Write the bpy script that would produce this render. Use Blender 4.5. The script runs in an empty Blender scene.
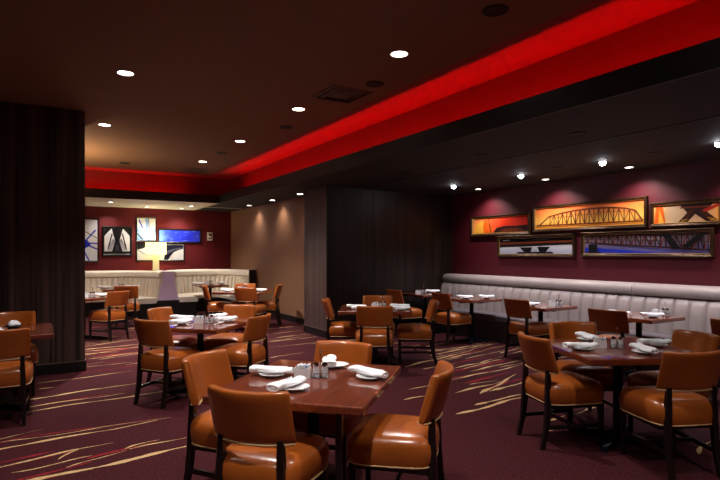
import bpy, bmesh, math, random
from math import sin, cos, pi, radians as R
from mathutils import Vector, Matrix

scene = bpy.context.scene
COL = scene.collection
rng = random.Random(7)

# ------------------------------------------------------------------ materials
def srgb(r, g, b):
    f = lambda c: (c/255/12.92) if c/255 <= .04045 else ((c/255+.055)/1.055)**2.4
    return (f(r), f(g), f(b), 1)

class NT:
    def __init__(s, name):
        s.m = bpy.data.materials.new(name); s.m.use_nodes = True
        s.t = s.m.node_tree; s.b = s.t.nodes['Principled BSDF']
    def n(s, kind, **kw):
        x = s.t.nodes.new('ShaderNode'+kind)
        for k, v in kw.items(): setattr(x, k, v)
        return x
    def l(s, a, b): s.t.links.new(a, b)

def mat(name, col, rough=.5, metal=0, coat=0, spec=.5, noise=0, nscale=8, bump=0, bscale=60, stretch=None,
        emit=None, estr=0, coat_rough=.08, trans=0, ior=1.45):
    k = NT(name); b = k.b
    b.inputs['Base Color'].default_value = col
    b.inputs['Roughness'].default_value = rough
    b.inputs['Metallic'].default_value = metal
    b.inputs['Coat Weight'].default_value = coat
    b.inputs['Coat Roughness'].default_value = coat_rough; b.inputs['Coat IOR'].default_value = 2.0 if coat >= 1 else 1.5
    b.inputs['Specular IOR Level'].default_value = spec
    b.inputs['Transmission Weight'].default_value = trans
    b.inputs['IOR'].default_value = ior
    if emit:
        b.inputs['Emission Color'].default_value = emit
        b.inputs['Emission Strength'].default_value = estr
    if noise or bump:
        tc = k.n('TexCoord'); mp = k.n('Mapping')
        k.l(tc.outputs['Object'], mp.inputs['Vector'])
        if stretch: mp.inputs['Scale'].default_value = stretch
    if noise:
        nz = k.n('TexNoise'); nz.inputs['Scale'].default_value = nscale; nz.inputs['Detail'].default_value = 5
        k.l(mp.outputs[0], nz.inputs['Vector'])
        cr = k.n('ValToRGB')
        cr.color_ramp.elements[0].position = .3; cr.color_ramp.elements[1].position = .7
        cr.color_ramp.elements[0].color = tuple(c*(1-noise) for c in col[:3])+(1,)
        cr.color_ramp.elements[1].color = tuple(min(1, c*(1+noise)) for c in col[:3])+(1,)
        k.l(nz.outputs[0], cr.inputs[0]); k.l(cr.outputs[0], b.inputs['Base Color'])
    if bump:
        nb = k.n('TexNoise'); nb.inputs['Scale'].default_value = bscale; nb.inputs['Detail'].default_value = 3
        k.l(mp.outputs[0], nb.inputs['Vector'])
        bp = k.n('Bump'); bp.inputs['Strength'].default_value = bump; bp.inputs['Distance'].default_value = .004
        k.l(nb.outputs[0], bp.inputs['Height']); k.l(bp.outputs[0], b.inputs['Normal'])
    return k.m

M = {}
M['leather'] = mat('tan_leather', srgb(167, 86, 31), .3, coat=.5, coat_rough=.2, noise=.12, nscale=5, bump=.12, bscale=90)
M['piping'] = mat('pale_piping', srgb(196, 160, 112), .4)
M['espresso'] = mat('espresso_wood', srgb(24, 17, 16), .28, coat=.3, noise=.3, nscale=6, stretch=(6, 6, .8))
M['mahogany'] = mat('mahogany_top', srgb(116, 50, 25), .32, coat=1, coat_rough=.04, noise=.38, nscale=3, stretch=(.9, 16, 16))
M['column_steel'] = mat('black_steel', srgb(28, 34, 54), .3, metal=.5)
M['china'] = mat('white_china', srgb(246, 246, 246), .15, coat=.5)
M['linen'] = mat('white_linen', srgb(250, 250, 252), .85, bump=.25, bscale=70)
M['dark_china'] = mat('dark_stoneware', srgb(40, 36, 38), .3, coat=.4)
M['glass'] = mat('clear_glass', (.92, .95, 1, 1), .06, trans=.5, ior=1.3)
M['chrome'] = mat('chrome', (.75, .76, .78, 1), .12, metal=1)
M['salt'] = mat('salt_grains', srgb(235, 235, 235), .8)
M['pepper'] = mat('pepper_grains', srgb(130, 122, 116), .8, noise=.5, nscale=120)
M['paper'] = mat('white_paper', srgb(238, 238, 240), .7)
M['paper_blue'] = mat('blue_paper', srgb(150, 175, 215), .7)
M['greige'] = mat('greige_vinyl', srgb(164, 149, 144), .42, noise=.06, nscale=4, bump=.05, bscale=60)
M['cream'] = mat('cream_vinyl', srgb(216, 206, 192), .4, noise=.06, nscale=4, bump=.05, bscale=60)
M['mauve'] = mat('mauve_vinyl', srgb(196, 172, 200), .42)
M['bench_base'] = mat('slate_bench_panel', srgb(84, 80, 94), .45)
M['black_base'] = mat('black_plinth', srgb(18, 16, 17), .45)
M['seat_vinyl'] = mat('slate_vinyl', srgb(96, 88, 92), .4)
M['burgundy'] = mat('burgundy_paint', srgb(82, 16, 28), .55, noise=.06, nscale=3)
M['crimson'] = mat('crimson_lit_wall', srgb(104, 20, 28), .55, noise=.06, nscale=3)  # far wall's stronger lighting put into a redder colour
M['tan_wall'] = mat('tan_wallcovering', srgb(138, 98, 72), .6, noise=.14, nscale=14, stretch=(1, 1, 4), bump=.15, bscale=80)
M['ceiling_brown'] = mat('brown_ceiling_paint', srgb(128, 94, 70), .8, noise=.03, nscale=2)
M['ceiling_dark'] = mat('dark_ceiling_paint', srgb(36, 31, 32), .75, noise=.03, nscale=2)
M['soffit_pale'] = mat('pale_lit_soffit', srgb(214, 208, 192), .75)  # paler than the low ceiling: lamplight on the soffit is in the colour
M['cove_glow_tone'] = mat('cove_glow_tone', srgb(150, 66, 60), .75)  # LED-lit ceiling band: red glow and its cutoff edge put into the colour
M['cove_wall_dim'] = mat('cove_wall_dim_tone', srgb(118, 44, 42), .75)  # weaker red light on the cove wall put into a darker colour
M['fascia'] = mat('black_fascia', srgb(24, 24, 28), .5)
M['bronze'] = mat('bronze_frame', srgb(74, 54, 36), .35, metal=.55, noise=.4, nscale=30)
M['gold'] = mat('gold_fillet', srgb(190, 150, 90), .35, metal=.6)
M['black_frame'] = mat('black_frame', srgb(16, 14, 16), .35)
M['vent'] = mat('dark_vent_metal', srgb(104, 82, 68), .5)
M['grille'] = mat('dark_grille', srgb(26, 22, 22), .6)
M['fixture_ring'] = mat('fixture_ring', srgb(150, 140, 130), .4, metal=.5)
M['lens_warm'] = mat('lit_lens', (1, .95, .88, 1), .4, emit=(1, .93, .84, 1), estr=14)
M['lens_cool'] = mat('lit_spot_lens', (1, 1, 1, 1), .4, emit=(.95, .95, 1, 1), estr=40)
M['led'] = mat('red_led', (1, .02, .01, 1), .4, emit=(1, .002, .006, 1), estr=66)
M['strip_metal'] = mat('corner_strip_metal', srgb(150, 130, 120), .25, metal=1)
M['shade'] = mat('lamp_shade_fabric', srgb(250, 236, 180), .8, emit=(1, .86, .42, 1), estr=1.3)
M['lamp_glass'] = mat('amber_lamp_base', srgb(220, 206, 140), .25, coat=.5, emit=(1, .86, .5, 1), estr=.3)
M['device'] = mat('white_plastic', srgb(228, 226, 222), .4)
M['device_dark'] = mat('dark_plastic', srgb(40, 38, 40), .4)

# dark vertically grained wood panelling
def wood_panel(name, c0, c1, sx, rough=.4):
    k = NT(name)
    tc = k.n('TexCoord'); mp = k.n('Mapping'); mp.inputs['Scale'].default_value = (sx, sx, .35)
    k.l(tc.outputs['Object'], mp.inputs['Vector'])
    nz = k.n('TexNoise'); nz.inputs['Scale'].default_value = 1; nz.inputs['Detail'].default_value = 6
    k.l(mp.outputs[0], nz.inputs['Vector'])
    cr = k.n('ValToRGB'); cr.color_ramp.elements[0].position = .35; cr.color_ramp.elements[1].position = .68
    cr.color_ramp.elements[0].color = c0; cr.color_ramp.elements[1].color = c1
    k.l(nz.outputs[0], cr.inputs[0]); k.l(cr.outputs[0], k.b.inputs['Base Color'])
    k.b.inputs['Roughness'].default_value = rough
    return k.m
M['panel'] = wood_panel('dark_grained_panel', srgb(15, 10, 9), srgb(46, 31, 26), 22)
M['panel_pier'] = wood_panel('pier_grained_panel', srgb(26, 19, 18), srgb(90, 69, 64), 20)  # light on the pier's grain put into a lighter tone
M['panel_lit_side'] = wood_panel('lit_side_grained_panel', srgb(52, 38, 37), srgb(98, 77, 75), 24)  # block's left face lighter: light falling on it is in the colour

# carpet
def carpet_mat(name, c0, c1, c2):
    k = NT(name)
    tc = k.n('TexCoord')
    n1 = k.n('TexNoise'); n1.inputs['Scale'].default_value = 55; n1.inputs['Detail'].default_value = 4
    n2 = k.n('TexNoise'); n2.inputs['Scale'].default_value = 2.2; n2.inputs['Detail'].default_value = 3
    for n in (n1, n2): k.l(tc.outputs['Object'], n.inputs['Vector'])
    cr = k.n('ValToRGB'); e = cr.color_ramp.elements
    e[0].position = .36; e[0].color = c0; e[1].position = .66; e[1].color = c1
    k.l(n1.outputs[0], cr.inputs[0])
    mx = k.n('MixRGB'); mx.inputs[2].default_value = c2
    cr2 = k.n('ValToRGB'); cr2.color_ramp.elements[0].position = .45; cr2.color_ramp.elements[1].position = .75
    cr2.color_ramp.elements[1].color = (.5, .5, .5, 1)
    k.l(n2.outputs[0], cr2.inputs[0]); k.l(cr2.outputs[0], mx.inputs[0])
    k.l(cr.outputs[0], mx.inputs[1]); k.l(mx.outputs[0], k.b.inputs['Base Color'])
    k.b.inputs['Roughness'].default_value = .95
    k.b.inputs['Specular IOR Level'].default_value = .15
    bp = k.n('Bump'); bp.inputs['Strength'].default_value = .5; bp.inputs['Distance'].default_value = .006
    k.l(n1.outputs[0], bp.inputs['Height']); k.l(bp.outputs[0], k.b.inputs['Normal'])
    return k.m
M['carpet'] = carpet_mat('maroon_carpet', srgb(40, 11, 15), srgb(74, 25, 31), srgb(62, 14, 20))
M['carpet_tan'] = carpet_mat('carpet_tan_stroke', srgb(176, 140, 98), srgb(204, 168, 120), srgb(170, 128, 90))
M['carpet_red'] = carpet_mat('carpet_red_stroke', srgb(120, 22, 34), srgb(142, 32, 42), srgb(120, 24, 34))

# ------------------------------------------------------------------ mesh helpers
def build(name, bm, mats, parent=None, smooth=False, loc=None):
    me = bpy.data.meshes.new(name)
    bmesh.ops.recalc_face_normals(bm, faces=bm.faces) if name not in ('floor',) else None
    bm.to_mesh(me); bm.free()
    if not isinstance(mats, (list, tuple)): mats = [mats]
    for m in mats: me.materials.append(m)
    if smooth:
        me.polygons.foreach_set('use_smooth', [True]*len(me.polygons))
        me.set_sharp_from_angle(angle=R(42))
    o = bpy.data.objects.new(name, me); COL.objects.link(o)
    if parent: o.parent = parent
    if loc is not None: o.location = loc
    return o

def thing(name, label, cat, loc=(0, 0, 0), rz=0, group=None):
    o = bpy.data.objects.new(name, None); COL.objects.link(o)
    o.empty_display_size = .1
    o.location = loc; o.rotation_euler = (0, 0, rz)
    return tag(o, label, cat, group)

def tag(o, label, cat, group=None):
    o['label'] = label; o['category'] = cat
    if group: o['group'] = group
    return o

def struct(o, label=None):
    o['kind'] = 'structure'
    if label: o['label'] = label
    return o

def dup(src, loc, rz, label, group=None):
    r = src.copy(); COL.objects.link(r); r.location = loc; r.rotation_euler = (0, 0, rz)
    r['label'] = label
    if group: r['group'] = group
    for ch in list(src.children):
        c = ch.copy(); COL.objects.link(c); c.parent = r
        for g in list(ch.children):
            d = g.copy(); COL.objects.link(d); d.parent = c
    return r

def box(bm, x0, x1, y0, y1, z0, z1, mi=0, bevel=0, seg=2):
    vs = [bm.verts.new((x, y, z)) for z in (z0, z1) for y in (y0, y1) for x in (x0, x1)]
    fs = []
    for idx in ((0, 2, 3, 1), (4, 5, 7, 6), (0, 1, 5, 4), (2, 6, 7, 3), (0, 4, 6, 2), (1, 3, 7, 5)):
        f = bm.faces.new([vs[i] for i in idx]); f.material_index = mi; fs.append(f)
    if bevel:
        es = list({e for f in fs for e in f.edges})
        r = bmesh.ops.bevel(bm, geom=es, offset=bevel, segments=seg, affect='EDGES', profile=.5)
        for f in r['faces']: f.material_index = mi
    return fs

def ring_loft(bm, rings, cap0=True, cap1=True, mi=0, closed=True):
    vr = [[bm.verts.new(p) for p in r] for r in rings]
    n = len(rings[0])
    for a, b in zip(vr, vr[1:]):
        for i in range(n if closed else n-1):
            j = (i+1) % n
            f = bm.faces.new((a[i], a[j], b[j], b[i])); f.material_index = mi
    if cap0: f = bm.faces.new(vr[0][::-1]); f.material_index = mi
    if cap1: f = bm.faces.new(vr[-1]); f.material_index = mi
    return vr

def lathe(bm, prof, cx=0, cy=0, n=24, mi=0, sx=1, sy=1):
    rings = [[(cx+sx*r*cos(2*pi*i/n), cy+sy*r*sin(2*pi*i/n), z) for i in range(n)] for r, z in prof]
    ring_loft(bm, rings, mi=mi)

def bar(bm, pts, sizes, mi=0):
    """square-section bar through pts; sizes = (wx, wy) per point, section kept horizontal"""
    rings = []
    for (x, y, z), (a, b) in zip(pts, sizes):
        a, b = a/2, b/2; c = .28
        rings.append([(x+px*a, y+py*b, z) for px, py in ((1, 1-c), (1-c, 1), (c-1, 1), (-1, 1-c), (-1, c-1), (c-1, -1), (1-c, -1), (1, c-1))])
    ring_loft(bm, rings, mi=mi)

def rod(bm, a, b, r, n=8, mi=0):
    a, b = Vector(a), Vector(b); d = (b-a).normalized()
    u = d.orthogonal().normalized(); v = d.cross(u)
    rings = [[tuple(p+u*r*cos(2*pi*i/n)+v*r*sin(2*pi*i/n)) for i in range(n)] for p in (a, b)]
    ring_loft(bm, rings, mi=mi)

def tube(bm, pts, r, n=6, closed=False, mi=0):
    P = [Vector(p) for p in pts]; rings = []; N = len(P)
    for i, p in enumerate(P):
        a = P[(i-1) % N] if (closed or i > 0) else p
        b = P[(i+1) % N] if (closed or i < N-1) else p
        d = (b-a).normalized()
        u = d.cross(Vector((0, 0, 1)))
        u = u.normalized() if u.length > 1e-4 else Vector((1, 0, 0))
        v = d.cross(u)
        rings.append([tuple(p+u*r*cos(2*pi*k/n)+v*r*sin(2*pi*k/n)) for k in range(n)])
    if closed: rings.append(rings[0])
    vr = [[bm.verts.new(p) for p in r_] for r_ in (rings[:-1] if closed else rings)]
    if closed: vr.append(vr[0])
    for a, b in zip(vr, vr[1:]):
        for i in range(n):
            j = (i+1) % n
            bm.faces.new((a[i], a[j], b[j], b[i])).material_index = mi
    if not closed:
        bm.faces.new(vr[0][::-1]).material_index = mi; bm.faces.new(vr[-1]).material_index = mi

def superell(a, b, n, e, cx=0, cy=0):
    out = []
    for i in range(n):
        t = 2*pi*i/n; c, s = cos(t), sin(t)
        out.append((cx+a*math.copysign(abs(c)**(2/e), c), cy+b*math.copysign(abs(s)**(2/e), s)))
    return out

# ------------------------------------------------------------------ room shell (metres; camera at the origin, 1.52 m up)
HI, LO = 3.35, 2.72
XF, XW = 3.776, 4.12          # cove lip and cove wall over the main run
YF, YW = 12.92, 13.25         # the same at the far end
XR, YFAR, XT = 7.46, 15.44, 4.86
PX0, PY0 = 4.46, 8.62         # dark panelled block
XL, YB = -5.0, -4.0

def simple(name, m, *boxes, bevel=0):
    bm = bmesh.new()
    for b in boxes: box(bm, *b, bevel=bevel)
    return struct(build(name, bm, m))

# floor: carpet with woven strokes, one mesh
def make_floor():
    bm = bmesh.new()
    vs = [bm.verts.new(p) for p in ((XL, YB, 0), (XR+.1, YB, 0), (XR+.1, YFAR+.1, 0), (XL, YFAR+.1, 0))]
    bm.faces.new(vs)
    def stroke(x0, y0, x1, y1, w, mi, wob=.02, blob=0):
        d = Vector((x1-x0, y1-y0)); L = d.length
        if L < .02: return
        d /= L; nrm = Vector((-d.y, d.x)); N = max(6, int(L/.06))
        ph = rng.uniform(0, 9); ph2 = rng.uniform(0, 9)
        Lv, Rv = [], []
        zz = .0012 if mi == 1 else .0007
        for i in range(N+1):
            s = i/N
            wob_ = wob*(sin(s*L*3.1+ph)*.6+sin(s*L*7.7+ph2)*.4)*min(1, 4*s, 4*(1-s))
            taper = min(1, .25+5*s)*min(1, .18+1.6*(1-s))
            ww = w*taper*(.75+.28*sin(s*L*9+ph2)+.2*sin(s*L*23+ph))
            ww += blob*math.exp(-((s-.12)*L/.06)**2)
            c = Vector((x0, y0))+d*(s*L)+nrm*wob_
            a, b = c+nrm*ww/2, c-nrm*ww/2
            Lv.append(bm.verts.new((a.x, a.y, zz))); Rv.append(bm.verts.new((b.x, b.y, zz)))
        for i in range(N):
            f = bm.faces.new((Rv[i], Rv[i+1], Lv[i+1], Lv[i])); f.material_index = mi
    tan = [(0.02, 7.36, 1.09, 7.51, .035), (0.03, 7.04, .18, 7.03, .03), (-.15, 6.58, 1.03, 6.76, .055), (-.2, 6.24, .83, 6.35, .04), (-.2, 6.06, 1.7, 6.28, .04),
        (-.45, 5.18, .04, 5.42, .02), (-.3, 5.22, 1.07, 5.19, .022), (-.5, 5.0, .95, 5.17, .05), (-.45, 4.58, .53, 4.74, .045), (-.15, 4.45, .36, 4.52, .035),
        (.14, 4.56, .31, 4.74, .025), (.18, 4.36, .6, 4.5, .028), (.59, 4.54, .86, 4.62, .025), (.62, 4.52, 1.3, 4.62, .025), (-.3, 4.18, 1.5, 4.43, .07),
        (.62, 8.66, 1.5, 8.86, .045), (.6, 9.55, 1.6, 9.63, .06), (.5, 9.15, 1.1, 9.06, .05), (.6, 9.84, 1.39, 10.1, .05), (.6, 9.35, 1.9, 9.42, .04),
        (3.56, 4.9, 4.5, 5.08, .045), (3.27, 4.58, 3.6, 4.56, .035), (3.91, 4.52, 4.8, 4.66, .05), (3.4, 3.92, 4.5, 4.02, .07), (3.77, 4.06, 4.6, 4.10, .05),
        (4.12, 4.36, 5.2, 4.85, .06), (4.28, 4.38, 5.4, 4.6, .05), (4.28, 5.0, 5.7, 5.2, .05), (4.75, 5.5, 5.8, 5.62, .05), (4.22, 5.89, 5.91, 6.4, .06),
        (5.0, 6.35, 6.5, 6.7, .06), (4.82, 5.24, 6.0, 5.44, .05), (4.93, 6.02, 6.0, 6.24, .05), (4.3, 4.72, 4.75, 4.70, .03),
        (3.4, 8.77, 4.4, 8.85, .05), (3.7, 9.1, 4.42, 9.2, .05), (3.9, 10.25, 4.7, 10.3, .06), (2.6, 9.6, 3.5, 9.7, .05),
        (3.9, 3.33, 4.25, 3.36, .04), (4.35, 3.34, 4.9, 3.40, .05), (3.70, 3.13, 3.98, 3.11, .035), (4.3, 2.2, 4.7, 2.3, .04), (4.6, 1.7, 5.2, 1.8, .05),
        (4.6, 4.05, 5.4, 4.2, .05), (4.9, 3.7, 5.7, 3.85, .05), (2.4, 6.1, 3.0, 6.2, .03), (2.9, 7.4, 3.5, 7.55, .03)]
    for i, (a, b, c, d, w) in enumerate(tan):
        stroke(a, b, c, d, w*.85, 1, wob=.03, blob=.03 if i in (2, 7, 8, 24, 25, 26) else 0)
    red = [(-.4, 5.13, .03, 5.34, .03), (-.2, 4.62, .29, 4.72, .03), (.32, 4.47, .83, 4.6, .04), (-.2, 4.25, .35, 4.39, .04), (-.25, 4.70, .12, 4.77, .04),
        (.60, 4.56, .7, 4.53, .04), (0, 6.30, .9, 6.41, .02), (-.1, 5.26, 1.0, 5.23, .02), (4.0, 5.05, 5.2, 5.15, .04), (4.3, 4.8, 5.2, 4.95, .05), (4.5, 5.35, 5.8, 5.5, .05),
        (4.4, 4.5, 5.4, 4.7, .04), (5.0, 6.1, 6.0, 6.3, .04), (.7, 9.25, 1.6, 9.33, .07), (.7, 8.8, 1.5, 8.95, .05)]
    for a, b, c, d, w in red: stroke(a, b, c, d, w*1.1, 2)
    def clear(x, y):   # quiet areas of the carpet stay plain
        return not ((y < 4.1 and x < 3.2) or (y < 3.2) or (1.4 < x < 3.5 and y < 7.5) or (x < 3.3 and 5.4 < y < 6.0))
    for y in range(95):
        yy = rng.uniform(5.2, 12.6); xx = rng.uniform(4.2, 6.4) if yy < 7.6 else rng.uniform(-1, 4.2)
        L = rng.uniform(.4, 1.4); a = R(rng.uniform(2, 20))
        if clear(xx, yy): stroke(xx, yy, xx+L*cos(a), yy+L*sin(a), rng.uniform(.018, .042), 1 if rng.random() < .72 else 2)
    o = build('floor', bm, [M['carpet'], M['carpet_tan'], M['carpet_red']])
    return struct(o)
make_floor()

# ceilings
simple('ceiling', M['ceiling_brown'], (XL, 3.47, YB, 12.9, HI, HI+.1))
simple('ceiling_lit_band', M['cove_glow_tone'], (3.47, XW, YB, YW, HI, HI+.1), (XL, 3.47, 12.9, YW, HI, HI+.1))
simple('ceiling_low', M['ceiling_dark'], (XF+.03, XR+.1, YB, YFAR+.1, LO, LO+.03))
simple('ceiling_far', M['soffit_pale'], (XL, XF+.03, YF+.03, YFAR+.1, LO, LO+.03))
simple('trim_1', M['fascia'], (XF, XF+.028, YB, YF+.028, LO-.004, LO+.19))            # cove lip, main run
simple('trim_2', M['fascia'], (XL, XF, YF, YF+.028, LO-.004, LO+.19))                 # cove lip, far run
simple('wall_cove', M['cove_wall_dim'], (XW, XW+.08, YB, YW+.08, LO+.03, HI+.1), (XL, XW, YW, YW+.08, LO+.03, HI+.1))
# cove margin's colour holds the red glow; red LED tape lies behind the lip
def led(name, boxes):
    bm = bmesh.new()
    for b in boxes:
        fs = box(bm, *b); fs[1].material_index = 1
    return build(name, bm, [M['fascia'], M['led']])
segs = [(XF+.085, XF+.107, YB+.02+i*1.0, YB+.98+i*1.0, LO+.032, LO+.040) for i in range(16)]
o = tag(led('led_strip', segs), 'red light tape hidden behind the lip of the long ceiling cove', 'light strip')
segs = [(XL+.02+i*1.0, XL+.98+i*1.0, YF+.085, YF+.105, LO+.032, LO+.040) for i in range(8)]
o = tag(led('led_strip', segs), 'red light tape in the ceiling cove across the far end', 'light strip')
simple('trim_3', M['grille'], (5.12, 5.17, YB, PY0, LO-.006, LO+.01))                 # dark seam in the low ceiling

# walls
simple('wall_right', M['burgundy'], (XR, XR+.1, YB, PY0+.1, 0, LO+.01))
simple('wall_far', M['crimson'], (XL, XT+.1, YFAR, YFAR+.1, 0, LO+.01))
simple('wall_inner', M['tan_wall'], (XT, XT+.1, PY0+.9, YFAR, 0, LO+.01))
simple('wall_left', M['tan_wall'], (XL-.1, XL, YB, YFAR+.1, 0, HI+.1))
simple('wall_behind', M['tan_wall'], (XL-.1, XR+.1, YB-.1, YB, 0, HI+.1))
bm = bmesh.new()
box(bm, PX0, 5.26, PY0, PY0+.95, 0, LO, bevel=.006)
box(bm, 5.262, XR+.1, PY0+.1, PY0+.95, 0, LO)
for i in range(9): box(bm, 5.27+i*.245, 5.27+i*.245+.006, PY0+.096, PY0+.1, .15, LO)
o = build('wall_panel', bm, [M['panel'], M['panel_lit_side']])
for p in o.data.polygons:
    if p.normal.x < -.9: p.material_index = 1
struct(o)
bm = bmesh.new(); box(bm, XL, .535, 7.82, 8.9, 0, HI, bevel=.004)
for i in range(5): box(bm, .0-i*.62, .005-i*.62, 7.817, 7.83, .14, HI)
struct(build('wall_pier', bm, M['panel_pier']))
simple('trim_4', M['strip_metal'], (.535, .543, 7.815, 7.85, 0, HI))

def baseboard(name, boxes):
    bm = bmesh.new()
    for x0, x1, y0, y1, ax in boxes:
        box(bm, x0, x1, y0, y1, 0, .125, mi=0)
        box(bm, x0, x1, y0, y1, .125, .14, mi=1)
    struct(build(name, bm, [M['black_base'], M['strip_wood']]))
M['strip_wood'] = mat('baseboard_cap', srgb(86, 66, 60), .35)
baseboard('baseboard_pier', [(XL, .545, 7.80, 7.818, 'x'), (.543, .557, 7.80, 8.9, 'y')])
baseboard('baseboard_panel', [(PX0-.014, PX0, PY0-.012, PY0+.95, 'y'), (PX0-.012, 5.26, PY0-.014, PY0, 'x'), (5.262, XR, PY0+.086, PY0+.1, 'x')])
baseboard('baseboard_inner', [(XT-.014, XT, PY0+.95, YFAR, 'y')])
baseboard('baseboard_far', [(XL, XT, YFAR-.014, YFAR, 'x')])
# ledge between the booth backs and the far wall
simple('trim_5', M['panel'], (XL, XT-.014, 14.97, YFAR-.014, 0, 1.04))

# ------------------------------------------------------------------ chair
def make_chair():
    t = thing('dining_chair', '', 'chair')
    # seat cushion: lofted superellipse rings
    bm = bmesh.new(); n = 48
    prof = [(.225, .345, .9), (.243, .352, 1), (.250, .375, 1), (.254, .42, 1), (.250, .462, 1), (.236, .490, 1), (.205, .508, 1), (.15, .519, 1), (.07, .523, 1)]
    rings = []
    for a, z, _ in prof:
        e = 5.0 if a > .2 else 3.2
        r = []
        for x, y in superell(a*.98, a*1.0, n, e):
            k = 1+.06*(y/.25)            # a little wider at the front
            r.append((x*k, y, z))
        rings.append(r)
    ring_loft(bm, rings)
    seat = build('seat', bm, M['leather'], t, True)
    bm = bmesh.new()
    tube(bm, [(x*(1+.06*(y/.25)), y, .347) for x, y in superell(.2385, .243, 56, 5)], .0055, closed=True)
    build('piping', bm, M['piping'], seat, True)
    # curved back
    W, zb, zt, th = .208, .585, .858, .058
    def bpos(u, z, off):      # u in -1..1, off = along the normal (+ = front)
        lean = -.245-(z-.58)*.28
        a = u*.62; rr = W/sin(.62)
        x = (rr+(-off))*sin(a); y = lean+rr*(1-cos(a))*1.0+off*cos(a)
        return x, y, z
    prof = []
    h = (zt-zb)/2; zc = (zt+zb)/2
    for x, y in superell(th/2, h, 28, 5): prof.append((x, zc+y))
    bm = bmesh.new(); rings = []
    us = [-1+2*i/26 for i in range(27)]
    for u in us:
        sh = 1.0
        rings.append([bpos(u, z, o_) for o_, z in prof])
    def endring(u, du, k):
        return [bpos(u+du, zc+(z-zc)*(1-(1-k)*.12), o_*k) for o_, z in prof]
    rings = [endring(-1, -.055, .45), endring(-1, -.04, .8)] + rings + [endring(1, .04, .8), endring(1, .055, .45)]
    ring_loft(bm, rings)
    back = build('backrest', bm, M['leather'], t, True)
    bm = bmesh.new()
    outer = [bpos(u, zb+.004, -th/2+.003) for u in us]
    inner = [bpos(u, zb+.004, th/2-.003) for u in us[::-1]]
    tube(bm, outer+inner, .0055, closed=True)
    build('piping', bm, M['piping'], back, True)
    # seat frame
    bm = bmesh.new()
    for s in (-1, 1): box(bm, s*.2-.015, s*.2+.015, -.21, .21, .312, .344, bevel=.004)
    for y, w in ((-.20, .19), (.205, .205)): box(bm, -w, w, y-.013, y+.013, .314, .343, bevel=.004)
    build('seat_frame', bm, M['espresso'], t)
    # legs
    for s in (-1, 1):
        bm = bmesh.new()
        bar(bm, [(s*.204, .205, 0), (s*.206, .207, .2), (s*.206, .207, .345)], [(.03, .03), (.036, .036), (.044, .044)])
        build('leg', bm, M['espresso'], t)
        bm = bmesh.new()
        bar(bm, [(s*.179, -.288, 0), (s*.177, -.252, .16), (s*.174, -.236, .32), (s*.172, -.233, .42), (s*.168, -.232, .52), (s*.166, -.234, .61)],
            [(.030, .036), (.036, .044), (.04, .05), (.04, .05), (.038, .042), (.034, .03)])
        build('leg', bm, M['espresso'], t)
    for s in (-1, 1):
        bm = bmesh.new()
        a, b = (s*.177, -.252, .165), (s*.206, .206, .165)
        rings = [[(p[0]+dx, p[1], p[2]+dz) for dx, dz in ((-.009, -.015), (.009, -.015), (.009, .015), (-.009, .015))] for p in (a, b)]
        ring_loft(bm, rings); build('stretcher', bm, M['espresso'], t)
    bm = bmesh.new(); box(bm, -.187, .187, -.02, -.002, .15, .18); build('stretcher', bm, M['espresso'], t)
    return t

CH = []   # (back mid x, y, facing degrees, label)
CHAIRS = [
 (.845, 2.52, 40, 'tan leather chair closest to the viewer, back turned, at the nearest table', 'a'),
 (.915, 3.612, -51, 'tan leather chair on the left side of the nearest table', 'a'),
 (2.05, 2.42, 136, 'tan leather chair on the right side of the nearest table, seen from its side', 'a'),
 (2.005, 3.545, -143, 'tan leather chair on the far side of the nearest table, facing the viewer', 'a'),
 (.937, 5.665, 35, 'tan leather chair at the left front of the middle left table, back turned', 'b'),
 (1.235, 6.87, -46, 'half hidden tan leather chair at the far left of the middle left table', 'b'),
 (2.27, 6.75, -137, 'tan leather chair at the far right of the middle left table, facing the viewer', 'b'),
 (2.09, 5.47, 130, 'tan leather chair at the near right of the middle left table', 'b'),
 (3.386, 3.05, -18, 'tan leather chair on the left side of the right foreground table', 'c'),
 (4.45, 3.47, -120, 'tan leather chair on the far side of the right foreground table, facing the viewer', 'c'),
 (3.80, 1.935, 67, 'big tan leather chair in the lower right corner, its back turned to the viewer', 'c'),
 (4.79, 2.43, 163, 'tan leather chair at the right end of the right foreground table, facing left', 'c'),
 (3.56, 6.98, -29, 'tan leather chair seen edge-on beside the dark panelled block corner', 'd'),
 (4.59, 7.14, -122, 'tan leather chair on the far side of the table before the dark panels', 'd'),
 (3.61, 5.68, 58, 'tan leather chair on the near side of the table before the dark panels, back turned', 'd'),
 (4.81, 5.94, 146, 'tan leather chair at the right end of the table before the dark panels', 'd'),
 (5.52, 8.14, 0, 'tan leather chair against the dark panels at the innermost bench table', 'e'),
 (5.72, 7.05, 0, 'tan leather chair at the second bench table from the dark panels', 'e'),
 (5.88, 5.54, 3, 'tan leather chair at the third bench table from the dark panels', 'e'),
 (5.70, 3.96, 12, 'tan leather chair at the fourth bench table, behind the right foreground table', 'e'),
 (5.86, 2.69, 0, 'tan leather chair cut off by the right edge, at the last bench table', 'e'),
 (-.27, 5.58, 90, 'shadowed tan leather chair at the left edge, nearer side of the pier table', 'f'),
 (-.23, 7.28, -90, 'shadowed tan leather chair between the left edge table and the dark pier', 'f'),
 (1.27, 10.24, 122, 'tan leather chair just right of the dark pier in the far room', 'g'),
 (1.55, 11.75, 80, 'distant tan leather chair in front of the left booth table', 'g'),
 (3.40, 9.98, 47, 'tan leather chair on the near side of the table by the tan wall', 'h'),
 (3.94, 11.42, -122, 'distant tan leather chair on the far side of the table by the tan wall', 'h'),
 (4.42, 10.60, 152, 'tan leather chair seen edge-on in front of the tan wall', 'h'),
 (2.90, 11.06, -15, 'distant tan leather chair seen edge-on below the right booth table', 'h'),
]
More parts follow.
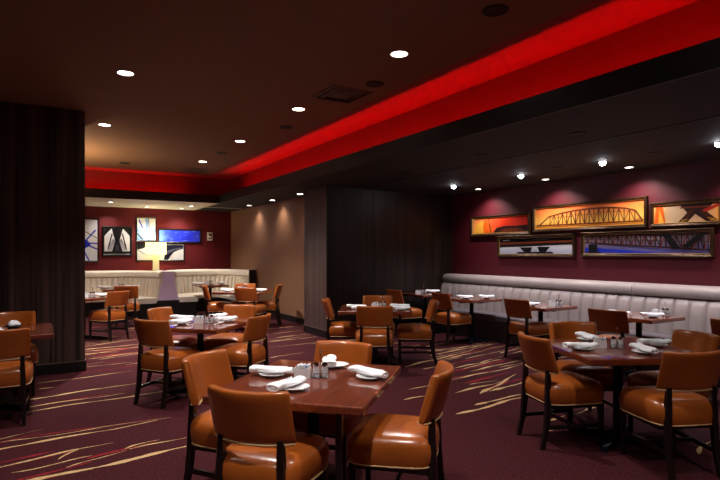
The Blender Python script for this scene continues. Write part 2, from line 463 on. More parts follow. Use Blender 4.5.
GR = dict(a='chairs around the nearest table', b='chairs around the middle left table', c='chairs around the right foreground table',
          d='chairs around the table before the dark panels', e='chairs along the bench tables', f='chairs at the pier table', g='chairs near the left booth', h='chairs around the table by the tan wall')
chair0 = make_chair()
for i, (mx, my, fa, lab, g) in enumerate(CHAIRS):
    f = Vector((cos(R(fa)), sin(R(fa))))
    loc = (mx+f.x*.318, my+f.y*.318, 0)
    rz = R(fa-90)
    if i == 0:
        chair0.location = loc; chair0.rotation_euler = (0, 0, rz); chair0['label'] = lab; chair0['group'] = GR[g]
    else: dup(chair0, loc, rz, lab, GR[g])

# ------------------------------------------------------------------ tables
def make_table(name, w, d, label, extra_leg=False):
    t = thing(name, label, 'table')
    bm = bmesh.new(); box(bm, -w/2, w/2, -d/2, d/2, .703, .75, bevel=.009, seg=3)
    top = build('tabletop', bm, M['mahogany'], t)
    bm = bmesh.new(); box(bm, -.25, .25, -.03, .03, .675, .702); box(bm, -.03, .03, -.25, .25, .676, .7025)
    build('support_plate', bm, M['column_steel'], t)
    bm = bmesh.new(); lathe(bm, [(.042, .05), (.038, .08), (.036, .1), (.036, .66), (.055, .675)], n=20)
    build('pedestal', bm, M['column_steel'], t, True)
    bm = bmesh.new()
    for k in range(4):
        a = k*pi/2+pi/4; c, s = cos(a), sin(a)
        L = min(w, d)*.40
        rings = []
        for r_, hw, z0, z1 in ((.02, .035, .012, .07), (L*.6, .028, .012, .045), (L, .024, 0, .028)):
            rings.append([(c*r_-s*hw*q, s*r_+c*hw*q, z) for q, z in ((-1, z0), (1, z0), (.8, z1), (-.8, z1))])
        ring_loft(bm, rings)
    build('base', bm, M['column_steel'], t, True)
    if extra_leg:
        bm = bmesh.new(); bar(bm, [(-.405, -.29, 0), (-.405, -.29, .703)], [(.034, .034), (.036, .036)])
        build('leg', bm, M['espresso'], t)
    return t

tab_sq = make_table('dining_table', 1.04, .90, 'square dark red wooden table nearest the viewer, set for four', True)
T = {}
tab_sq.location = (1.455, 2.99, 0); tab_sq.rotation_euler = (0, 0, R(44.3)); tab_sq['group'] = 'four-seat tables'
T4 = make_table('dining_table', .98, .96, 'square dark red wooden table behind and left of the nearest one, set for four')
T4.location = (1.57, 6.08, 0); T4.rotation_euler = (0, 0, R(44)); T4['group'] = 'four-seat tables'
dup(T4, (4.08, 2.72, 0), R(-25.5), 'square dark red wooden table in the right foreground, set for four', 'four-seat tables')
dup(T4, (4.09, 6.42, 0), R(-33), 'dark red wooden table standing before the dark panelled block', 'four-seat tables')
dup(T4, (3.64, 10.72, 0), R(-38), 'dark wooden table by the tan wall in the far room', 'four-seat tables')
dup(T4, (.72, 10.75, 0), R(30), 'dark wooden table just right of the dark pier in the far room', 'four-seat tables')
dup(T4, (-.34, 6.42, 0), R(0), 'dark wooden table at the left edge, in front of the dark pier', 'four-seat tables')
TB = make_table('bench_table', .70, .75, 'narrow wooden table at the bench, innermost, in the dark panel corner')
TB.location = (6.40, 8.25, 0); TB['group'] = 'tables along the bench'
for y, lab in ((6.98, 'narrow wooden table at the bench, second from the dark panels'), (5.50, 'narrow wooden table at the bench, third from the dark panels'),
               (3.98, 'narrow wooden table at the bench, behind the right foreground table'), (2.45, 'narrow wooden table at the bench, cut off by the right edge')):
    dup(TB, (6.40, y, 0), 0, lab, 'tables along the bench')
dup(TB, (1.55, 12.85, 0), 0, 'dark wooden table in the left booth', 'booth tables')
dup(TB, (3.66, 13.25, 0), 0, 'dark wooden table in the right booth', 'booth tables')

# ------------------------------------------------------------------ table settings
ZT = .7505
def make_plate():
    bm = bmesh.new()
    lathe(bm, [(.04, 0), (.044, .004), (.065, .012), (.083, .018), (.085, .0205), (.081, .021), (.06, .0145), (.04, .008), (.01, .0075)], n=40)
    return bm
def make_napkin():
    # folded napkin rolled into a loose flattened bundle, open coil at one end
    bm = bmesh.new(); n = 26; rings = []
    L = .27
    for i in range(19):
        s = i/18; x = (s-.5)*L
        a = .043*(1-.2*s)*(1+.05*sin(9*s+1))
        b = .0185*(1-.12*s)*(1+.08*sin(7*s))
        if i == 0: a *= .93; b *= .93
        if i == 18: a *= .93; b *= .9
        r = []
        for k in range(n):
            t = 2*pi*k/n
            yy = a*math.copysign(abs(cos(t))**.85, cos(t)); zz = b*math.copysign(abs(sin(t))**.85, sin(t))
            rad = 1+.04*sin(3*t+4*s)
            r.append((x, yy*rad+.006*sin(5*s), b*1.0+zz*rad+.003*sin(6*s+1)*(1 if zz > 0 else 0)))
        rings.append(r)
    vr = ring_loft(bm, rings, cap0=False, cap1=False)
    for ends in (vr[0], vr[-1]):       # sunk coiled ends
        sgn = 1 if ends is vr[0] else -1
        prev = ends; c = Vector((0, 0, 0))
        for v in ends: c += v.co
        c /= n
        for k, dx in ((.72, .0), (.66, .012), (.40, .012), (.34, .0), (.1, .004)):
            cur = [bm.verts.new(((c+(v.co-c)*k)+Vector((sgn*dx, 0, 0)))) for v in ends]
            for i in range(n): bm.faces.new((prev[i], prev[(i+1) % n], cur[(i+1) % n], cur[i]))
            prev = cur
        bm.faces.new(prev)
    # loose outer flap
    fl = []
    for i in range(9):
        s = i/8; x = (-.40+.74*s)*L
        fl.append([(x, .034, .034), (x, .048, .022), (x, .056+.004*sin(8*s), .0085), (x, .0545+.004*sin(8*s), .0065), (x, .042, .012), (x, .03, .024)])
    ring_loft(bm, fl)
    return bm

plate0 = build('plate', make_plate(), M['china'], None, True)
nap0 = build('napkin', make_napkin(), M['linen'], None, True)
first = [True]
def place(x, y, ang, where, grp, pdx=.01, pdy=-.012, plate=None):
    lp = 'small white plate under the napkin ' + where
    ln = 'rolled white cloth napkin ' + where
    c, s = cos(R(ang)), sin(R(ang))
    px_, py_ = x+c*pdx-s*pdy, y+s*pdx+c*pdy
    if first[0]:
        p, q = plate0, nap0; first[0] = False
    else:
        p, q = plate0.copy(), nap0.copy(); COL.objects.link(p); COL.objects.link(q)
    p.location = (px_, py_, ZT); q.location = (x, y, ZT+.0212); q.rotation_euler = (0, 0, R(ang))
    tag(p, lp, 'plate', 'plates '+grp); tag(q, ln, 'napkin', 'napkins '+grp)
g = 'on the nearest table'
place(1.27, 3.20, -38, 'by the left chair of the nearest table', g)
place(1.21, 2.82, 30, 'behind the front chair of the nearest table', g, pdy=-.03, pdx=.03)
place(1.76, 2.84, -72, 'at the right edge of the nearest table', g, pdx=.02)
place(1.72, 3.27, 62, 'before the far chair of the nearest table', g, pdx=-.03, pdy=-.04)
g = 'on the middle left table'
place(1.34, 6.01, 27, 'nearer on the left of the middle left table', g)
place(1.44, 6.36, -38, 'farther on the left of the middle left table', g)
place(1.83, 5.98, 25, 'nearer on the right of the middle left table', g)
place(1.84, 6.32, 40, 'farther on the right of the middle left table', g)
g = 'on the right foreground table'
place(4.17, 3.07, -112, 'at the far corner of the right foreground table', g)
place(3.72, 2.80, -22, 'at the left corner of the right foreground table', g)
place(4.01, 2.45, -115, 'slanting at the front of the right foreground table', g)
place(4.40, 2.60, -22, 'at the right end of the right foreground table', g)
g = 'on the table before the dark panels'
place(3.80, 6.45, -32, 'farther left on the table before dark panels', g)
place(3.72, 6.18, -31, 'nearer left on the table before dark panels', g)
place(4.37, 6.22, -31, 'farther right on the table before dark panels', g)
place(4.20, 5.98, -31, 'nearer right on the table before dark panels', g)
g = 'on the bench tables'
place(6.62, 8.32, -25, 'on the innermost bench table', g)
place(6.22, 6.95, -35, 'at the left of the second bench table', g)
place(6.56, 6.80, -20, 'at the right of the second bench table', g)
place(6.20, 5.50, -75, 'peeking past the chair on the third bench table', g)
place(6.19, 4.10, -80, 'behind the chair on the fourth bench table', g)
place(6.32, 3.77, -30, 'beside the caddy on the fourth bench table', g)
g = 'in the far room'
place(1.00, 10.62, -20, 'on the table beside the dark pier', g)
place(1.28, 13.02, 0, 'on the left end of the left booth table', g)
place(1.84, 12.90, 0, 'on the right end of the left booth table', g)
place(3.40, 13.42, 0, 'on the left end of the right booth table', g)
place(3.96, 13.36, 0, 'on the right end of the right booth table', g)
place(3.28, 10.66, -30, 'on the left of the table by the tan wall', g)
place(3.86, 10.36, -30, 'on the right of the table by the tan wall', g)
# dark saucers with crumpled napkin on the left edge table
ds = build('saucer', make_plate(), M['dark_china'], None, True, (-.20, 6.62, ZT)); tag(ds, 'dark saucer on the table at the left edge', 'saucer')
def crumple(seed):
    r_ = random.Random(seed); bm = bmesh.new(); rings = []
    for z, a in ((0, .05), (.012, .058), (.03, .048), (.045, .03), (.052, .012)):
        rings.append([(a*(1+.16*sin(3*t+seed)+.08*sin(7*t+seed*2+z*60))*cos(t), a*.8*(1+.16*sin(3*t+seed))*sin(t), z+(0 if z == 0 else .006*sin(5*t+seed))) for t in [2*pi*k/28 for k in range(28)]])
    ring_loft(bm, rings); return bm
tag(build('napkin', crumple(1), M['linen'], None, True, (-.20, 6.62, ZT+.0215)), 'small bunched white napkin on the dark saucer at the left edge', 'napkin')
tag(build('napkin', crumple(4), M['linen'], None, True, (-.32, 6.26, ZT)), 'bunched white napkin cut off by the left edge of the picture', 'napkin')

# condiments
def make_shaker(name, fill):
    t = thing(name, '', 'shaker')
    bm = bmesh.new(); lathe(bm, [(.019, 0), (.021, .003), (.020, .05), (.017, .062), (.0165, .066)], n=16); build('jar', bm, M['glass'], t, True)
    bm = bmesh.new(); lathe(bm, [(.0165, .005), (.0165, .042), (.002, .043)], n=14); build('contents', bm, fill, t, True)
    bm = bmesh.new(); lathe(bm, [(.0185, .064), (.019, .075), (.015, .086), (.004, .09)], n=16); build('lid', bm, M['chrome'], t, True)
    return t
def make_sugar():
    t = thing('sugar_packet_holder', '', 'packet holder')
    bm = bmesh.new(); w, d, h, k = .05, .034, .058, .004
    box(bm, -w, w, -d, d, 0, .005); box(bm, -w, -w+k, -d, d, .005, h); box(bm, w-k, w, -d, d, .005, h)
    box(bm, -w+k, w-k, -d, -d+k, .005, h); box(bm, -w+k, w-k, d-k, d, .005, h)
    build('box', bm, M['china'], t)
    for i in range(8):
        bm = bmesh.new(); x = -.039+i*.0105; dz = .076+.008*((i*7) % 5)/4
        rings = [[(x+q+l, y, z) for q, y in ((0, -.025), (.006, -.025), (.006, .025), (0, .025))] for z, l in ((.006, 0), (.04, .002), (dz, .005))]
        ring_loft(bm, rings); build('packet', bm, M['paper_blue'] if i == 5 else M['paper'], t)
    return t
def make_caddy():
    t = thing('caddy_stand', '', 'caddy')
    bm = bmesh.new()
    box(bm, -.055, .055, -.032, .032, 0, .004, bevel=.001); build('tray', bm, M['chrome'], t)
    bm = bmesh.new(); tube(bm, [(x, y, .03) for x, y in superell(.055, .031, 28, 6)], .0018, closed=True)
    for sx in (-1, 1):
        for sy in (-1, 1): rod(bm, (sx*.052, sy*.029, .003), (sx*.052, sy*.029, .03), .0016)
    build('rail', bm, M['chrome'], t, True)
    bm = bmesh.new(); rod(bm, (0, 0, .004), (0, 0, .15), .0035)
    lathe(bm, [(.004, .15), (.0075, .153), (.0075, .168), (.004, .171)], n=12)
    build('handle', bm, M['chrome'], t, True)
    return t
salt0, pep0, sug0, cad0 = make_shaker('salt_shaker', M['salt']), make_shaker('pepper_shaker', M['pepper']), make_sugar(), make_caddy()
used = [False]
def condiments(x, y, ang, where, gap=.097):
    a = R(ang); c, s = cos(a), sin(a)
    P = lambda u, v: (x+c*u-s*v, y+s*u+c*v)
    items = ((sug0, P(-gap/2-.012, 0), ZT, 'white sugar packet holder ', 'sugar packet holders'), (cad0, P(gap/2, 0), ZT, 'chrome caddy stand with tall handle ', 'caddy stands'),
             (salt0, P(gap/2-.027, 0), ZT+.0045, 'glass salt shaker in the chrome caddy ', 'salt shakers'), (pep0, P(gap/2+.027, 0), ZT+.0045, 'glass pepper shaker in the chrome caddy ', 'pepper shakers'))
    for o, p, z, lab, grp in items:
        if not used[0]:
            o.location = (p[0], p[1], z); o.rotation_euler = (0, 0, a); o['label'] = lab+where; o['group'] = grp
        else: dup(o, (p[0], p[1], z), a, lab+where, grp)
    used[0] = True
condiments(1.47, 3.03, -33, 'on the nearest table')
condiments(1.585, 5.97, -22, 'on the middle left table')
condiments(4.00, 2.74, -52, 'on the right foreground table', gap=.115)
condiments(4.13, 6.38, -31, 'on the table before the dark panels')
condiments(6.22, 8.16, -31, 'on the innermost bench table')
condiments(6.45, 5.28, -31, 'on the third bench table')
condiments(6.57, 3.80, -31, 'on the fourth bench table')
condiments(.80, 10.52, -20, 'on the table beside the dark pier')
condiments(1.56, 12.95, 0, 'on the left booth table')
condiments(3.66, 13.38, 0, 'on the right booth table')
condiments(3.66, 10.85, -30, 'on the table by the tan wall')

# ------------------------------------------------------------------ banquette along the burgundy wall
def straight_bench():
    t = thing('banquette_bench', 'long greige channel-backed bench along the burgundy wall', 'bench', (7.0, 8.7, 0))
    y0, y1 = YB+.5, 8.68
    off = Vector((7.0, 8.7, 0))
    def fin(bm): bmesh.ops.translate(bm, verts=bm.verts, vec=-off)
    bm = bmesh.new(); box(bm, 6.74, 7.45, y0, y1, 0, .34); fin(bm); build('base', bm, M['bench_base'], t)
    bm = bmesh.new(); box(bm, 6.68, 7.2, y0, y1, .341, .46, bevel=.03, seg=4); fin(bm); build('seat', bm, M['seat_vinyl'], t)
    bm = bmesh.new(); rings = []; w = .2
    n = int((y1-y0)/w*14)
    for i in range(n+1):
        y = y1-(y1-y0)*i/n
        ph = ((y-3.57)/w) % 1
        b = .05*(1-abs(2*ph-1)**6)
        r = []
        for z, x in ((.44, 7.10), (.50, 7.105), (.60, 7.115), (.72, 7.13), (.84, 7.15), (.91, 7.165), (.935, 7.185)):
            k = 1 if z < .9 else (.5 if z < .92 else 0)
            r.append((x+.035-b*k, y, z))
        r += [(7.44, y, .935), (7.44, y, .44)]
        rings.append(r)
    ring_loft(bm, rings); fin(bm); build('channel_back', bm, M['greige'], t, True)
    joints = [y1, 4.57, 1.0, y0]
    for a, b in zip(joints, joints[1:]):
        prof = [(7.175, .936), (7.16, .96), (7.16, 1.02), (7.175, 1.06), (7.21, 1.088), (7.27, 1.10), (7.36, 1.10), (7.42, 1.09), (7.44, 1.06), (7.44, .936)]
        bm = bmesh.new(); g_ = .003
        cx, cz = 7.3, 1.0
        rings = [[(cx+(x-cx)*k, y, cz+(z-cz)*k) for x, z in prof] for y, k in ((a-g_, .95), (a-g_-.012, 1), (b+g_+.012, 1), (b+g_, .95))]
        ring_loft(bm, rings); fin(bm); build('head_roll', bm, M['greige'], t, True)
straight_bench()

# ------------------------------------------------------------------ two curved booths in the far room
def arc(cx, cy, r, a0, a1, n): return [(cx+r*cos(R(a0+(a1-a0)*i/n)), cy+r*sin(R(a0+(a1-a0)*i/n))) for i in range(n+1)]
def densify(P, step):
    out = [P[0]]
    for a, b in zip(P, P[1:]):
        L = math.dist(a, b); k = max(1, round(L/step))
        for i in range(1, k+1): out.append((a[0]+(b[0]-a[0])*i/k, a[1]+(b[1]-a[1])*i/k))
    return out
def booth(name, label, path, base):
    t = thing(name, label, 'booth', base)
    P = densify(path, .013)
    N = len(P); S = [0]
    for a, b in zip(P, P[1:]): S.append(S[-1]+math.dist(a, b))
    nr = []
    for i in range(N):
        a, b = P[max(0, i-1)], P[min(N-1, i+1)]
        d = Vector((b[0]-a[0], b[1]-a[1])).normalized(); nr.append(Vector((d.y, -d.x)))   # right of travel = into the booth
    def sweep(part, prof, m, chan=0):
        bm = bmesh.new(); rings = []
        for i in range(N):
            r = []
            for o_, z, k in prof:
                q = o_
                if chan and k:
                    ph = (S[i]/.13) % 1; q = o_-k*.05*abs(2*ph-1)**4
                r.append((P[i][0]+nr[i].x*q-base[0], P[i][1]+nr[i].y*q-base[1], z))
            rings.append(r)
        ring_loft(bm, rings); build(part, bm, m, t, True)
    sweep('base', [(.0, 0, 0), (.52, 0, 0), (.52, .34, 0), (0, .34, 0)], M['black_base'])
    sweep('seat', [(.05, .341, 0), (.54, .341, 0), (.56, .36, 0), (.56, .43, 0), (.53, .455, 0), (.45, .462, 0), (.05, .462, 0)], M['cream'])
    sweep('channel_back', [(-.09, .44, 0), (.10, .44, 1), (.09, .56, 1), (.07, .72, 1), (.05, .84, 1), (.04, .9, .4), (.02, .915, 0), (-.09, .915, 0)], M['cream'], 1)
    sweep('head_roll', [(-.09, .916, 0), (.03, .916, 0), (.055, .94, 0), (.055, 1.02, 0), (.03, 1.06, 0), (-.02, 1.083, 0), (-.07, 1.08, 0), (-.09, 1.06, 0)], M['cream'])
    return t
booth('curved_booth', 'cream channel-backed booth curving from behind the dark pier to the divider', [(-1.6, 14.8), (1.28, 14.8)]+arc(1.28, 13.55, 1.25, 90, 0, 24)[1:]+[(2.53, 13.34)], (1.5, 14.3, 0))
booth('curved_booth', 'cream channel-backed horseshoe booth between the divider and the tan wall', [(2.83, 13.34), (2.83, 13.9)]+arc(3.73, 13.9, .9, 180, 90, 22)[1:]+[(3.82, 14.8)]+arc(3.82, 13.9, .9, 90, 0, 22)[1:]+[(4.72, 13.34)], (3.7, 14.3, 0))
# divider end between the booths
t = thing('booth_divider', 'mauve flared end panel dividing the two cream booths', 'divider', (2.68, 13.3, 0))
bm = bmesh.new()
prof = [(-.24, .40), (.24, .40), (.20, .58), (.15, .78), (.115, 1.0), (.10, 1.085), (-.10, 1.085), (-.115, 1.0), (-.15, .78), (-.20, .58)]
rings = [[(x*k, y, .7+(z-.7)*k) for x, z in prof] for y, k in ((-.05, .95), (-.035, 1), (.03, 1))]
ring_loft(bm, rings); build('end_panel', bm, M['mauve'], t, True)
bm = bmesh.new(); box(bm, -.25, .25, -.04, .03, 0, .40); build('plinth', bm, M['black_base'], t)
bm = bmesh.new(); box(bm, -.055, .055, .03, 1.45, .9, 1.08); build('cap', bm, M['mauve'], t)
t = thing('booth_end', 'dark upright end panel closing the booth against the tan wall', 'end panel', (4.76, 13.3, 0))
bm = bmesh.new(); box(bm, -.10, .08, -.03, .03, 0, 1.09, bevel=.006); build('panel', bm, M['panel'], t)
bm = bmesh.new(); box(bm, -.09, .07, -.028, .028, 1.09, 1.105, bevel=.004); build('cap', bm, M['mauve'], t)

# ------------------------------------------------------------------ glowing lamp behind the booths
t = thing('table_lamp', 'glowing cream lamp with wide drum shade behind the booth divider', 'lamp', (2.735, 15.14, 1.04))
bm = bmesh.new(); box(bm, -.10, .10, -.08, .08, 0, .03, bevel=.005); build('base', bm, M['gold'], t)
bm = bmesh.new(); box(bm, -.075, .075, -.06, .06, .03, .47, bevel=.01); build('column', bm, M['lamp_glass'], t)
bm = bmesh.new()
prof = superell(.25, .15, 40, 6)
ring_loft(bm, [[(x, y, z) for x, y in prof] for z in (.44, .765)], cap0=False, cap1=False)
ring_loft(bm, [[(x*.985, y*.985, z) for x, y in prof] for z in (.44, .765)], cap0=False, cap1=False)
build('lamp_shade', bm, M['shade'], t, True)
bm = bmesh.new(); rod(bm, (0, 0, .47), (0, 0, .66), .012); lathe(bm, [(.02, .56), (.04, .62), (.03, .67), (.008, .7)]); build('bulb', bm, M['lens_warm'], t, True)

lp = bpy.data.lights.new('lamp_glow', 'POINT'); lp.energy = 26; lp.color = (1, .82, .5); lp.shadow_soft_size = .06
lo_ = bpy.data.objects.new('lamp_glow', lp); COL.objects.link(lo_); lo_.location = (2.735, 15.14, 1.74)

# unseen uplighter added behind the dark pier, warming the far ceiling
t = thing('added_uplight', 'tall uplighter added out of sight behind the dark pier', 'lamp', (-.25, 10.9, 0))
bm = bmesh.new(); lathe(bm, [(.15, 0), (.15, .02), (.03, .035)], n=28); build('base', bm, M['column_steel'], t, True)
bm = bmesh.new(); rod(bm, (0, 0, .03), (0, 0, 1.85), .014, 12); build('pole', bm, M['column_steel'], t, True)
bm = bmesh.new(); lathe_open = [(.03, 1.84), (.1, 1.88), (.17, 1.98), (.175, 1.98), (.1, 1.87), (.03, 1.83)]
ring_loft(bm, [[(r_*cos(2*pi*i/28), r_*sin(2*pi*i/28), z) for i in range(28)] for r_, z in lathe_open], cap0=True, cap1=True); build('bowl', bm, M['column_steel'], t, True)
ul = bpy.data.lights.new('uplight_beam', 'SPOT'); ul.energy = 480; ul.spot_size = R(150); ul.spot_blend = 1; ul.color = (1, .74, .42); ul.shadow_soft_size = .06
uo = bpy.data.objects.new('uplight_beam', ul); COL.objects.link(uo); uo.location = (-.25, 10.9, 1.96); uo.rotation_euler = (pi, 0, 0)

# wall device
t = thing('wall_alarm', 'white alarm box on the far red wall right of the blue painting', 'alarm', (4.245, YFAR, 1.87))
bm = bmesh.new(); box(bm, -.075, .075, -.05, 0, 0, .24, bevel=.012); build('housing', bm, M['device'], t)
bm = bmesh.new(); box(bm, -.045, .045, -.056, -.0505, .05, .085); build('speaker_slot', bm, M['device_dark'], t)
bm = bmesh.new(); box(bm, -.04, .04, -.06, -.0505, .13, .19, bevel=.003); build('strobe', bm, M['strip_metal'], t)

# ------------------------------------------------------------------ pictures
def ramp_mat(name, stops, axis='Z', noise=.06, nscale=3, stretch=(1, 1, 1)):
    """a picture's painted ground: colours run along the canvas"""
    k = NT(name); tc = k.n('TexCoord'); sp = k.n('SeparateXYZ'); k.l(tc.outputs['Generated'], sp.inputs[0])
    mp = k.n('Mapping'); mp.inputs['Scale'].default_value = stretch; k.l(tc.outputs['Object'], mp.inputs['Vector'])
    nz = k.n('TexNoise'); nz.inputs['Scale'].default_value = nscale; nz.inputs['Detail'].default_value = 5
    k.l(mp.outputs[0], nz.inputs['Vector'])
    ma = k.n('Math', operation='MULTIPLY_ADD'); ma.inputs[1].default_value = noise*2; k.l(nz.outputs[0], ma.inputs[0]); k.l(sp.outputs[axis], ma.inputs[2])
    sb = k.n('Math', operation='SUBTRACT'); sb.inputs[1].default_value = noise; k.l(ma.outputs[0], sb.inputs[0])
    cr = k.n('ValToRGB'); e = cr.color_ramp.elements
    while len(e) < len(stops): e.new(.5)
    for q, (p, c) in zip(e, stops): q.position = p; q.color = c
    k.l(sb.outputs[0], cr.inputs[0]); k.l(cr.outputs[0], k.b.inputs['Base Color'])
    k.b.inputs['Roughness'].default_value = .35
    return k.m
def flat(name, rgb): return mat('ink_'+name, srgb(*rgb), .4)
INK = dict(dark=flat('dark', (40, 18, 18)), brown=flat('brown', (112, 48, 22)), black=flat('black', (16, 14, 18)), navy=flat('navy', (20, 20, 46)), blue=flat('blue', (36, 54, 190)),
           sky=flat('sky', (130, 160, 225)), red=flat('red', (170, 40, 20)), yellow=flat('yellow', (236, 170, 60)), orange=flat('orange', (226, 96, 24)), white=flat('white', (225, 225, 228)),
           steel=flat('steel', (96, 100, 112)), violet=flat('violet', (58, 58, 140)))

def picture(label, loc, rz, w, h, ground, draw, frame='bronze', fw=.042, fd=.05, fillet=True):
    """framed picture; local x along the wall, y into the wall, z up; origin low centre on the wall plane"""
    t = thing('framed_picture', label, 'picture', loc, rz, None)
    bm = bmesh.new()
    def ringbox(a, y0, y1, b):      # mitred moulding between outer inset a and inner inset b
        def rect(i, y): return [(-w/2+i, y, i), (w/2-i, y, i), (w/2-i, y, h-i), (-w/2+i, y, h-i)]
        secs = [rect(a, y1), rect(a, y0+.012), rect(a+(b-a)*.3, y0), rect(a+(b-a)*.7, y0+.008), rect(b, y0+.02), rect(b, y1)]
        V = [[bm.verts.new(p) for p in s] for s in secs]
        for A_, B_ in zip(V, V[1:]):
            for i in range(4): bm.faces.new((A_[i], A_[(i+1) % 4], B_[(i+1) % 4], B_[i]))
    ringbox(0, -fd, -.002, fw); build('frame', bm, M[frame], t)
    if fillet:
        bm = bmesh.new(); ringbox(fw, -fd+.014, -.002, fw+.012); build('fillet', bm, M['gold'], t)
    iw, ih = w-2*fw, h-2*fw
    bm = bmesh.new(); mats = [ground]
    box(bm, -iw/2, iw/2, -.018, -.004, fw, h-fw)
    lay = [0]
    def poly(pts, ink):
        m = INK[ink]
        if m not in mats: mats.append(m)
        lay[0] += 1; y = -.0185-.00012*lay[0]
        cl = []
        for u, v in pts: cl.append((max(-.499, min(.499, u-.5))*iw, y, fw+max(.001, min(.999, v))*ih))
        f = bm.faces.new([bm.verts.new(p) for p in cl]); f.material_index = mats.index(m)
    def line(u0, v0, u1, v1, wd, ink):      # wd in metres
        dx, dz = (u1-u0)*iw, (v1-v0)*ih; L = math.hypot(dx, dz) or 1
        nx, nz = -dz/L*wd/2/iw, dx/L*wd/2/ih
        poly([(u0+nx, v0+nz), (u1+nx, v1+nz), (u1-nx, v1-nz), (u0-nx, v0-nz)], ink)
    draw(poly, line)
    me_name = 'canvas'
    me = bpy.data.meshes.new(me_name)
    bm.to_mesh(me); bm.free()
    for m in mats: me.materials.append(m)
    o = bpy.data.objects.new(me_name, me); COL.objects.link(o); o.parent = t
    return t

# right wall
def d_truss(poly, line):
    top = [(.05, .18), (.15, .56), (.27, .68), (.40, .76), (.52, .79), (.64, .79), (.76, .76), (.86, .69), (.93, .58), (.985, .16)]
    for a, b in zip(top, top[1:]): line(*a, *b, .026, 'brown')
    line(.02, .17, .99, .15, .022, 'brown'); line(.02, .10, .99, .08, .008, 'brown')
    def ty(u):
        for (a, b), (c, d) in zip(top, top[1:]):
            if a <= u <= c: return b+(d-b)*(u-a)/(c-a)
        return .16
    N = 20
    for i in range(1, N):
        u = .12+(.97-.12)*i/N; line(u, .16, u, ty(u), .017, 'brown')
        u2 = .12+(.97-.12)*(i+1)/N
        if i % 2: line(u, .16, u2, ty(min(u2, .98)), .012, 'brown')
        else: line(u, ty(u), u2, .16, .012, 'brown')
    for i in range(3): line(.17+.24*i, .50+.05*i, .4+.24*i, .52+.03*i, .006, 'brown')
def d_peak(poly, line):
    poly([(0, 0), (.06, .55), (.18, .85), (.24, .5), (.30, 0)], 'yellow'); poly([(.24, .9), (.30, .62), (.42, .1), (.22, .0), (.2, .5)], 'orange')
    poly([(.38, .0), (.46, .34), (.6, .42), (.8, .40), (1, .44), (1, 0)], 'dark'); poly([(.5, 0), (.54, .2), (.66, .28), (.82, .27), (.92, .15), (.96, 0)], 'brown')
    for i in range(5): line(.55+.09*i, .02, .58+.09*i, .4, .012, 'black')
    line(.30, .95, .36, .0, .015, 'dark'); line(.3, .95, 1, .9, .012, 'red')
def d_cross(poly, line):
    poly([(.02, 0), (.05, 1), (.15, 1), (.2, 0)], 'orange'); poly([(.08, 0), (.10, .8), (.14, .4), (.18, 0)], 'yellow')
    poly([(.38, 0), (.56, .62), (.70, .62), (.52, 0)], 'dark'); poly([(.99, 0), (.76, .66), (.62, .5), (.82, 0)], 'dark'); poly([(.40, 1), (.54, .48), (.78, .48), (.92, 1)], 'dark')
    poly([(.74, .6), (1, .95), (1, .8), (.8, .5)], 'red'); poly([(0, 1), (1, 1), (1, .88), (0, .92)], 'black')
    for i in range(7): line(.42+.021*i, .04+.09*i, .52+.021*i, .1+.09*i, .006, 'yellow' if i < 2 else 'brown')
    for i in range(6): line(.95-.035*i, .06+.09*i, .85-.03*i, .12+.09*i, .006, 'yellow' if i < 2 else 'brown')
    line(.42, .78, .86, .78, .02, 'brown')
def d_under(poly, line):
    poly([(0, .42), (1, .55), (1, 1), (0, 1)], 'black'); poly([(0, .60), (1, .68), (1, .78), (0, .72)], 'brown')
    poly([(.30, .42), (.38, .10), (.46, .10), (.48, .42)], 'black'); poly([(.55, .44), (.58, .12), (.66, .12), (.72, .44)], 'black')
    poly([(.24, 0), (.28, .14), (.74, .16), (.78, 0)], 'navy'); poly([(.06, .82), (.16, .84), (.15, .9), (.05, .88)], 'white'); poly([(.5, .84), (.7, .87), (.72, .92), (.5, .9)], 'steel')
    for i in range(9): line(.04+.11*i, .44+.012*i, .10+.11*i, .6+.012*i, .012, 'dark')
def d_cantilever(poly, line):
    b = lambda u: .60-.42*u; tp = lambda u: .95-.03*u-.1*max(0, .28-abs(u-.80))*2
    poly([(0, 0), (.72, 0), (.5, .12), (.28, .24), (0, .34)], 'blue')
    N = 26
    for i in range(N):
        u, u2 = i/N, (i+1)/N
        line(u, b(u), u2, b(u2), .020, 'dark'); line(u, tp(u), u2, tp(u2), .014, 'dark'); line(u, (b(u)+tp(u))/2, u2, (b(u2)+tp(u2))/2, .006, 'dark')
        line(u, b(u), u, tp(u), .016, 'dark')
        if i % 2: line(u, b(u), u2, tp(u2), .016, 'brown')
        else: line(u, tp(u), u2, b(u2), .016, 'dark')
    poly([(.66, .95), (.74, .3), (.80, .3), (.72, .95)], 'black'); poly([(.98, .9), (.86, .3), (.80, .3), (.92, .9)], 'black')
    poly([(.05, .05), (.05, .5), (.13, .5), (.13, .05)], 'black'); poly([(.02, .05), (.02, .12), (.16, .12), (.16, .05)], 'navy')

